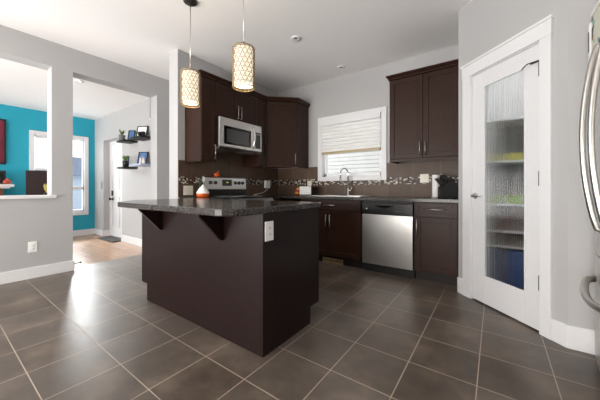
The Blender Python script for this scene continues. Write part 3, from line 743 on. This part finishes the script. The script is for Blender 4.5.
MB().tube([(0.0, -0.03, -0.058), (-0.03, -0.035, -0.095), (-0.12, -0.04, -0.135), (-0.24, -0.05, -0.15), (-0.36, -0.06, -0.168)], 0.005, 6).build('cord', 'plastic', pa)

# ================================================================== COUNTERTOP THINGS
df = thing('diffuser', 'white teardrop aroma diffuser with orange base left of the stove', 'diffuser', (-2.93, 2.035, 0.911))
MB().lathe([(0, 0), (0.062, 0), (0.074, 0.014), (0.079, 0.040), (0.0775, 0.048)], seg=28).build('base', 'orange', df)
MB().lathe([(0.0775, 0.048), (0.074, 0.062), (0.058, 0.090), (0.034, 0.118), (0.016, 0.138), (0.006, 0.155), (0, 0.160)], seg=28).build('cover', 'cream', df)
bo = thing('oil_bottle', 'dark green oil bottle between the diffuser and the stove panel', 'bottle', (-3.10, 2.12, 0.911))
MB().lathe([(0, 0), (0.033, 0), (0.035, 0.01), (0.035, 0.16), (0.028, 0.19), (0.013, 0.21), (0.012, 0.235)], seg=16).build('glass_body', 'darkgreen', bo)
MB().lathe([(0.012, 0.235), (0.015, 0.235), (0.015, 0.265), (0, 0.266)], seg=14).build('cap', 'black', bo)
orn = thing('ornament', 'small orange shell ornament sitting on top of the stove back panel', 'ornament', (-3.135, 2.40, 1.186))
MB().lathe([(0, 0), (0.03, 0), (0.042, 0.018), (0.036, 0.04), (0.018, 0.052), (0, 0.055)], seg=16).build('shell', 'orange', orn)
MB().lathe([(0, 0), (0.014, 0.004), (0.018, 0.018), (0.010, 0.032), (0, 0.036)], (0, 0.03, 0.045), seg=12).build('knob', 'terracotta', orn)
cn = thing('ceramic_jar', 'small red and yellow patterned jar on counter left of the white tile', 'jar', (-2.62, 3.62, 0.911))
MB().lathe([(0, 0), (0.045, 0), (0.055, 0.025), (0.052, 0.06), (0.036, 0.085), (0.030, 0.09)], seg=20).build('jar_body', 'terracotta', cn)
MB().lathe([(0.056, 0.022), (0.057, 0.030), (0.056, 0.042)], seg=20).build('yellow_band', 'gold', cn)
MB().lathe([(0.034, 0.09), (0.036, 0.096), (0.018, 0.112), (0.008, 0.116), (0.008, 0.126), (0, 0.128)], seg=16).build('lid', 'gold', cn)
tr = thing('toaster', 'white fronted toaster with dark side on counter below the corner outlet', 'toaster', (-2.44, 3.56, 0.911))
MB().box(-0.075, 0.125, 0.0, 0.17, 0, 0.145).build('body', 'black', tr, 0.012)
MB().box(-0.10, 0.115, -0.012, -0.001, 0.012, 0.140).build('front_plate', 'plastic', tr, 0.004)
MB().box(-0.04, 0.09, 0.04, 0.06, 0.144, 0.148).box(-0.04, 0.09, 0.10, 0.12, 0.144, 0.148).build('slots', 'iron', tr)
pt_ = thing('paper_towel_roll', 'white paper towel roll standing left of the knife block', 'paper towel', (-0.575, 3.62, 0.911))
MB().lathe([(0, 0), (0.055, 0), (0.055, 0.008), (0, 0.008)], seg=20).build('holder_base', 'nickel', pt_)
MB().lathe([(0.012, 0.009), (0.040, 0.009), (0.042, 0.012), (0.042, 0.268), (0.040, 0.271), (0.012, 0.271)], seg=24).build('paper_roll', 'paper', pt_)
MB().tube([(0, 0, 0.008), (0, 0, 0.30)], 0.006, 8).build('spindle', 'nickel', pt_)
kb = thing('knife_block', 'black slanted knife block full of black handled knives beside the pantry wall', 'knife block', (-0.53, 3.52, 0.911), -68)
c = MB().hull([(-0.045, 0, 0), (-0.045, 0.17, 0), (-0.045, 0.20, 0.10), (-0.045, 0.12, 0.21), (-0.045, 0.0, 0.12)], [(0.10, 0, 0), (0.10, 0.17, 0), (0.10, 0.20, 0.10), (0.10, 0.12, 0.21), (0.10, 0.0, 0.12)])
c.build('block', 'matblack', kb, 0.004)
for i in range(4):
    for j in range(2):
        x = -0.025+i*0.035; y = 0.035+j*0.055; z = 0.145+j*0.045
        c = MB(); d = Vector((-0.35, -0.55, 0.75)).normalized(); p = Vector((x, y, z))
        c.tube([p-d*0.02, p+d*0.05, p+d*0.105], [0.0085, 0.011, 0.009], 8)
        kh = c.build('knife_handle', 'black', kb)
        MB().tube([p+d*0.104, p+d*0.112], 0.0085, 8).build('end_cap', 'nickel', kh)

# ================================================================== FRIDGE
fr = thing('refrigerator', 'stainless french door refrigerator at the right edge, bowed handles facing the kitchen', 'refrigerator', (0.50, 2.385, 0), -90)
FW = 0.91
MB().box(0, FW, 0.0, 0.72, 0.02, 1.745).build('body', 'steel', fr, 0.004)
MB().box(0.02, FW-0.02, -0.01, 0.6, 0, 0.05).build('base_grille', 'black', fr)
def fcurve(x): return -0.012-0.050*(1-((x-FW/2)/(FW/2))**2)
def fdoor(x0, x1, z0, z1, nm):
    c = MB(); n = 12; f = [(x0+(x1-x0)*k/n, fcurve(x0+(x1-x0)*k/n)) for k in range(n+1)]
    poly = f+[(x1, -0.004), (x0, -0.004)]
    return c.prism(poly, z0, z1).build(nm, 'steel', fr, 0.004)
d1 = fdoor(0.0, FW/2-0.003, 0.66, 1.755, 'door'); d2 = fdoor(FW/2+0.003, FW, 0.66, 1.755, 'door'); d3 = fdoor(0, FW, 0.06, 0.65, 'freezer_drawer')
for dd, hx in ((d1, FW/2-0.062), (d2, FW/2+0.088)):
    y0 = fcurve(hx)+0.004; pts = [(hx, y0, 0.80)]
    for k in range(17):
        a = k/16; pts.append((hx, y0-0.028-0.052*math.sin(PI*a)**0.8, 0.815+0.92*a))
    pts.append((hx, y0, 1.75))
    MB().tube(pts, 0.0125, 10).build('handle', 'nickel', dd)
pts = [(0.165, fcurve(0.165)+0.004, 0.515)]
for k in range(13):
    a = k/12; x = 0.185+0.56*a; pts.append((x, fcurve(x)-0.022-0.042*math.sin(PI*min(1, max(0, a*0.9+0.06)))**0.6, 0.505-0.04*math.sin(PI*a)))
pts.append((0.765, fcurve(0.765)+0.004, 0.515))
MB().tube(pts, 0.018, 10).build('handle', 'nickel', d3)
bx = thing('storage_box', 'cream box with dark, pink and teal print on top of the refrigerator', 'box', (0.462, 2.325, 1.757), -90)
MB().box(0, 0.34, 0, 0.24, 0, 0.27).build('box_body', 'boxprint', bx, 0.004)
MB().box(-0.004, 0.344, -0.004, 0.244, 0.272, 0.30).build('lid', 'cream', bx, 0.004)
bx = thing('cookbook', 'white spined book standing against the printed box on the refrigerator', 'book', (0.456, 2.365, 1.757), -90)
MB().box(0, 0.03, -0.0, 0.20, 0, 0.25).build('cover', 'paper', bx, 0.002)
MB().box(0.008, 0.022, -0.002, 0.001, 0.08, 0.20).build('spine_lettering', 'iron', bx)

# ================================================================== PANTRY CONTENTS
pz = [(1.72, 'white'), (1.30, ''), (0.865, ''), (0.596, ''), (0.447, '')]
ps = {1.72: 'pantry shelf near the top, topmost white board behind the reeded glass', 1.30: 'pantry shelf carrying the yellow boxes behind the reeded glass', 0.865: 'pantry shelf carrying the green boxes behind the reeded glass', 0.596: 'pantry shelf carrying the rust red boxes behind the reeded glass', 0.447: 'lowest pantry shelf, just above the blue bins'}
for z, _ in pz:
    o = MB().box(-0.185, 1.295, 3.40, YB-0.002, z-0.022, z).build('pantry_shelf', 'trim', None, 0.002); tag(o, ps[z], 'shelf')
def pbox(label, x0, x1, y0, y1, z, h, m, lidm=None, grp=None, name='storage_box'):
    t = thing(name, label, 'box', ((x0+x1)/2, (y0+y1)/2, z), 0, grp); w = (x1-x0)/2; d = (y1-y0)/2
    MB().box(-w, w, -d, d, 0, h*0.85).build('box_body', m, t, 0.004)
    MB().box(-w-0.003, w+0.003, -d-0.003, d+0.003, h*0.85, h).build('lid', lidm or m, t, 0.003)
pbox('flat yellow box on the second pantry shelf, left side', -0.14, 0.18, 3.44, 3.70, 1.30, 0.075, 'yellow')
pbox('flat yellow box on the second pantry shelf, right side', 0.20, 0.50, 3.44, 3.70, 1.30, 0.085, 'yellow')
pbox('grey carton behind the yellow box on the second pantry shelf', -0.10, 0.22, 3.705, 3.79, 1.30, 0.30, 'greycard')
pbox('lime green box on the middle pantry shelf, left side', -0.14, 0.20, 3.43, 3.68, 0.865, 0.085, 'lime')
pbox('lime green box on the middle pantry shelf, right side', 0.22, 0.55, 3.43, 3.68, 0.865, 0.10, 'lime', 'yellow')
pbox('grey carton behind the lime boxes on the middle pantry shelf', -0.15, 0.35, 3.69, 3.79, 0.865, 0.26, 'greycard')
pbox('rust red box on the pantry shelf below the lime boxes', 0.10, 0.48, 3.44, 3.70, 0.596, 0.13, 'rust')
pbox('dull brown box on the pantry shelf below the lime boxes', -0.15, 0.09, 3.44, 3.70, 0.596, 0.10, 'greycard')
pbox('flat brown box on the lowest pantry shelf', 0.0, 0.45, 3.44, 3.72, 0.447, 0.10, 'brownbox')
pbox('large blue plastic bin on the pantry floor', -0.14, 0.32, 3.42, 3.76, 0.0, 0.40, 'bluebin', None, None, 'storage_bin')
pbox('blue plastic bin on the pantry floor right of the large one', 0.34, 0.80, 3.42, 3.76, 0.0, 0.36, 'bluebin', None, None, 'storage_bin')
pl = thing('ceiling_light', 'round flush ceiling light inside the pantry', 'light', (0.45, 3.15, 2.66))
MB().lathe([(0, 0.10), (0.15, 0.10), (0.155, 0.07), (0.15, 0.055)], seg=28).build('base', 'trim', pl)
MB().lathe([(0.145, 0.055), (0.14, 0.03), (0.09, 0.008), (0, 0)], seg=28).build('diffuser', 'panel_light', pl)
l = bpy.data.lights.new('pantry_bulb', 'POINT'); l.energy = 12; l.shadow_soft_size = 0.1; lo = bpy.data.objects.new('pantry_bulb', l); COL.objects.link(lo); lo.location = (0.45, 3.15, 2.56)

# ================================================================== PENDANTS AND CEILING
def pendant(label, x, y, zb, ht):
    t = thing('pendant_lamp', label, 'lamp', (x, y, zb), 0, None)
    MB().lathe([(0, H-zb), (0.062, H-zb), (0.062, H-zb-0.010), (0.045, H-zb-0.022), (0.008, H-zb-0.026), (0, H-zb-0.026)], seg=24).build('canopy', 'iron', t)
    MB().tube([(0, 0, ht+0.05), (0, 0, H-zb-0.02)], 0.0035, 8).build('cord', 'nickel', t)
    sh = MB(); rad = 0.082
    rows, cols = 9, 15
    for i in range(rows):
        for j in range(cols):
            a = 2*PI*(j+0.5*(i % 2))/cols; z = ht*(i+0.5)/rows
            m = Matrix.Rotation(a, 4, 'Z') @ Matrix.Translation((rad, 0, z)) @ Matrix.Rotation(R(90), 4, 'Y')
            sh.torus(m, 0.0160, 0.0026, 12, 4)
            m2 = Matrix.Rotation(a, 4, 'Z') @ Matrix.Translation((rad, 0, z)) @ Matrix.Rotation(R(90), 4, 'Y')
            sh.torus(m2, 0.0065, 0.0018, 8, 4)
            a2 = a+PI/cols
            if i < rows-1:
                m3 = Matrix.Rotation(a, 4, 'Z') @ Matrix.Translation((rad, 0, z+ht/rows/2+0.006)) @ Matrix.Rotation(R(90), 4, 'Y')
                sh.torus(m3, 0.007, 0.0020, 8, 4)
    s_ = sh.build('lamp_shade', 'lattice', t)
    MB().torus(Matrix.Translation((0, 0, 0.002)), rad, 0.0042, 32, 6).build('rim', 'lattice', s_)
    MB().torus(Matrix.Translation((0, 0, ht)), rad, 0.0042, 32, 6).build('rim', 'lattice', s_)
    MB().lathe([(0.072, 0.02), (0.072, ht-0.01)], seg=28).build('inner_sleeve', 'diffuser', t)
    c = MB()
    for k in range(3):
        a = 2*PI*k/3; c.tube([(0, 0, ht), (rad*math.cos(a), rad*math.sin(a), ht)], 0.003, 6)
    c.lathe([(0.014, ht-0.06), (0.016, ht-0.05), (0.016, ht+0.02), (0.010, ht+0.05), (0, ht+0.052)], seg=14); c.build('lamp_holder', 'nickel', t)
    MB().lathe([(0, ht-0.17), (0.02, ht-0.165), (0.03, ht-0.135), (0.026, ht-0.10), (0.014, ht-0.07), (0.014, ht-0.06)], seg=16).build('bulb', 'bulb', t)
    return t
pendant('left lattice pendant lamp hanging over the far end of the island', -2.29, 1.456, 1.792, 0.308)
pendant('right lattice pendant lamp hanging nearer, over the middle of the island', -1.575, 1.456, 1.797, 0.306)
def pot(label, x, y, z, lit=False):
    t = thing('recessed_light', label, 'light', (x, y, z-0.012))
    MB().lathe([(0.018, 0.0095), (0.024, 0.0), (0.052, 0.0), (0.056, 0.0115)], seg=28).build('trim_ring', 'trim', t)
    if lit: MB().lathe([(0, 0.006), (0.032, 0.006)], seg=24).build('lens', 'panel_light', t)
    else:
        MB().lathe([(0, 0.009), (0.008, 0.005), (0.015, 0.003), (0.019, 0.006)], seg=24).build('lens', 'iron', t)
pot('recessed ceiling light nearer the pendants, kitchen ceiling', -1.862, 2.531, H)
pot('recessed ceiling light above the sink, near the window wall', -1.785, 3.515, H)
pot('lit recessed ceiling light in the living room ceiling', -4.78, 1.30, HL, True)

# ================================================================== LIVING ROOM / HALL
def hshelf(label, x0, x1, z, m='matblack'):
    o = MB().box(x0, x1, 2.02, 2.25, z-0.03, z).build('floating_shelf', m, None, 0.002); tag(o, label, 'shelf')
hshelf('black floating shelf on hall wall, upper left one', -5.46, -5.17, 1.87)
hshelf('black floating shelf on hall wall, upper right one', -4.95, -4.56, 1.87)
hshelf('black floating shelf on hall wall, lower left one', -5.46, -5.17, 1.40)
hshelf('pale blue-grey ledge shelf on hall wall, lower right one', -4.95, -4.56, 1.42, 'bluegrey')
def plant(label, x, y, z, pm):
    t = thing('potted_plant', label, 'plant', (x, y, z+0.001))
    MB().lathe([(0, 0), (0.045, 0), (0.055, 0.10), (0.048, 0.10), (0.045, 0.08), (0, 0.08)], seg=16).build('pot', pm, t)
    c = MB()
    for k in range(16):
        a = random.uniform(0, 2*PI); tl = random.uniform(0.2, 0.75); ln = random.uniform(0.09, 0.15)
        d = Vector((math.cos(a)*tl, math.sin(a)*tl, 1)).normalized(); s_ = d.cross(Vector((0, 0, 1))).normalized() if d.z < 0.999 else Vector((1, 0, 0))
        p = Vector((0, 0, 0.08)); q = p+d*ln
        n_ = s_.cross(d)*0.003; md = p+d*ln*0.55
        c.hull([p-s_*0.004, md-s_*0.014, q, md+s_*0.014], [p-s_*0.004+n_, md-s_*0.014+n_, q+n_, md+s_*0.014+n_])
    c.build('leaves', 'green', t)
plant('spiky green plant in grey pot on upper left hall shelf', -5.39, 2.08, 1.87, 'potgrey')
plant('spiky green plant in dark pot on lower left hall shelf', -5.26, 2.09, 1.40, 'black')
def frame(label, x, y, z, w, h, rz, pm, lean=12):
    t = thing('picture_frame', label, 'picture frame', (x, y, z+0.001), rz)
    mt = Matrix.Rotation(R(-lean), 3, 'X')
    f = MB()
    for q in ((-w/2, -w/2+0.014, 0, h), (w/2-0.014, w/2, 0, h), (-w/2, w/2, 0, 0.014), (-w/2, w/2, h-0.014, h)): f.box(q[0], q[1], -0.008, 0.006, q[2], q[3])
    bmesh.ops.transform(f.bm, matrix=mt.to_4x4(), verts=f.bm.verts); f.build('frame_border', 'matblack', t)
    f = MB().box(-w/2+0.012, w/2-0.012, -0.002, 0.004, 0.012, h-0.012); bmesh.ops.transform(f.bm, matrix=mt.to_4x4(), verts=f.bm.verts); f.build('picture', pm, t)
frame('black framed picture leaning beside the plant on upper left hall shelf', -5.23, 2.16, 1.87, 0.12, 0.19, 35, 'photo_blue')
frame('black frame around a white picture on upper right hall shelf', -4.82, 2.15, 1.87, 0.20, 0.21, 25, 'paper')
frame('dark picture frame leaning left of the plant on lower left hall shelf', -5.42, 2.15, 1.40, 0.09, 0.21, 40, 'photo_blue')
frame('black framed blue photo on lower right ledge shelf', -4.80, 2.15, 1.42, 0.18, 0.22, 25, 'photo_blue')
cam_ = thing('camera_ornament', 'small black rounded ornament beside the white picture on hall shelf', 'ornament', (-4.66, 2.10, 1.871))
MB().box(-0.05, 0.05, -0.03, 0.03, 0, 0.075).build('body', 'matblack', cam_, 0.012)
MB().lathe([(0.03, 0), (0.03, 0.03), (0.024, 0.035), (0, 0.03)], (0, -0.03, 0.04), 16, mat=rx).build('lens', 'blackgloss', cam_)
for i, (m_, lb, hh) in enumerate((('cream', 'small white figurine on lower right ledge shelf', 0.10), ('terracotta', 'small red figurine on lower right ledge shelf', 0.12), ('paper', 'white mug shaped ornament on the ledge shelf by the doorway', 0.09))):
    t = thing('figurine', lb, 'figurine', (-4.70+0.05*i, 2.09+0.02*(i % 2), 1.421))
    MB().lathe([(0, 0), (0.022, 0), (0.018, 0.02), (0.022, hh*0.5), (0.012, hh*0.68), (0.008, hh*0.7)], seg=12).build('body', m_, t)
    MB().lathe([(0, hh*0.66), (0.014, hh*0.72), (0.017, hh*0.83), (0.011, hh*0.96), (0, hh)], seg=12).build('head', m_ if i != 1 else 'gold', t)
pc = thing('pull_cord', 'thin pull cord with small white toggle hanging by the doorway', 'cord', (-4.53, 2.16, 2.13))
MB().tube([(0, 0, 0.03), (0, 0, 2.55-2.13)], 0.004, 6).build('cord', 'greycard', pc)
MB().lathe([(0, 0), (0.014, 0.004), (0.010, 0.03), (0.003, 0.04), (0, 0.04)], seg=10).build('toggle', 'plastic', pc)
# picture over the mantel
pi_ = thing('wall_picture', 'dark framed maroon picture hanging on the teal wall', 'picture', (-7.25, 0.26, 1.49), 90)
MB().box(-0.60, 0.60, -0.035, -0.001, 0, 0.76).build('canvas', 'maroon', pi_)
c = MB()
for q in ((-0.62, -0.595, -0.01, 0.77), (0.595, 0.62, -0.01, 0.77), (-0.62, 0.62, -0.035, 0.0), (-0.62, 0.62, 0.76, 0.785)): c.box(q[0], q[1], -0.045, -0.001, q[2], q[3])
c.build('frame_border', 'matblack', pi_)
fp = thing('fireplace', 'dark brown fireplace surround with projecting white mantel shelf against teal wall', 'fireplace', (-7.25, 0.20, 0), 90)
MB().box(-0.62, 0.62, -0.30, -0.002, 0, 1.02).build('surround', 'terracotta_brick', fp, 0.004)
MB().box(-0.72, 0.735, -0.42, -0.002, 1.045, 1.095).build('mantel_shelf', 'trim', fp, 0.006)
MB().box(-0.67, 0.69, -0.36, -0.002, 1.02, 1.045).build('moulding', 'trim', fp)
MB().box(-0.38, 0.38, -0.305, -0.29, 0.12, 0.75).build('firebox', 'blackgloss', fp)
mm = thing('mantel_clock', 'small dark box standing on the mantel shelf below the picture', 'box', (-7.10, 0.76, 1.096), 90)
MB().box(-0.10, 0.10, -0.04, 0.04, 0, 0.24).build('case', 'matblack', mm, 0.005)
MB().box(-0.07, 0.07, -0.043, -0.04, 0.04, 0.20).build('face', 'blackgloss', mm)
rb = thing('red_bowl', 'small rust red pot on the end of the mantel shelf', 'pot', (-6.92, 0.86, 1.096))
MB().lathe([(0, 0), (0.035, 0), (0.055, 0.03), (0.050, 0.06), (0.03, 0.075), (0.026, 0.072)], seg=16).build('bowl', 'terracotta', rb)
MB().lathe([(0, 0.075), (0.026, 0.074), (0.020, 0.09), (0, 0.10)], seg=16).build('lid', 'orange', rb)
# dark glossy speaker cabinet / television in the living room behind the pass-through
tv = thing('television', 'dark glossy flat panel seen over the pass-through sill before the window', 'television', (-6.60, 1.235, 0.62), 62)
M['screen'] = plain('switched_off_screen', lin(38, 24, 24), 0.45, spec=0.12, var=0.1)
MB().box(-0.20, 0.20, -0.02, 0.03, 0.09, 0.72).build('casing', 'matblack', tv, 0.006)
MB().box(-0.19, 0.19, -0.023, -0.019, 0.10, 0.71).build('screen', 'screen', tv)
MB().box(-0.03, 0.03, 0.0, 0.03, 0.02, 0.10).box(-0.14, 0.14, -0.09, 0.11, 0, 0.02).build('stand', 'matblack', tv)
sd = thing('side_table', 'dark side table under the dark flat panel in living room', 'table', (-6.60, 1.19, 0), 0)
MB().box(-0.32, 0.32, -0.28, 0.28, 0.585, 0.618).build('tabletop', 'wood', sd, 0.004)
for sx in (-1, 1):
    for sy in (-1, 1): MB().box(sx*0.29-0.02, sx*0.29+0.02, sy*0.25-0.02, sy*0.25+0.02, 0, 0.585).build('leg', 'wood', sd)
vs = thing('potted_plant', 'small yellow-green plant right of the dark flat panel', 'plant', (-6.34, 1.262, 0.619))
MB().lathe([(0, 0), (0.04, 0), (0.045, 0.26), (0.035, 0.33), (0.03, 0.33)], seg=16).build('pot', 'black', vs)
c = MB()
for k in range(14):
    a = random.uniform(0, 2*PI); tl = random.uniform(0.1, 0.6); d = Vector((math.cos(a)*tl, math.sin(a)*tl, 1)).normalized(); s_ = d.cross(Vector((0, 0, 1))).normalized()
    p = Vector((0, 0, 0.31)); q = p+d*0.18; n_ = s_.cross(d)*0.003; md = p+d*0.09
    c.hull([p-s_*0.004, md-s_*0.014, q, md+s_*0.014], [p-s_*0.004+n_, md-s_*0.014+n_, q+n_, md+s_*0.014+n_])
c.build('leaves', 'yellow', vs)
mt = thing('door_mat', 'black mat lying on wood floor at the entry door', 'mat', (-6.2, 2.10, 0))
MB().box(-0.36, 0.36, -0.0, 0.24, 0.001, 0.016).build('pile', 'grout_dark', mt, 0.004)
MB().box(-0.38, 0.38, -0.02, 0.255, 0.0005, 0.008).build('border', 'black', mt)
ds = thing('door_stop', 'small dark door stop at the column baseboard', 'door stop', (XL-0.06, 1.107, 0.07))
MB().tube([(0, 0, 0), (0, 0.07, 0.0)], 0.006, 8).build('rod', 'iron', ds)
MB().tube([(0, 0.07, 0), (0, 0.085, 0)], 0.011, 10).build('bumper', 'matblack', ds)
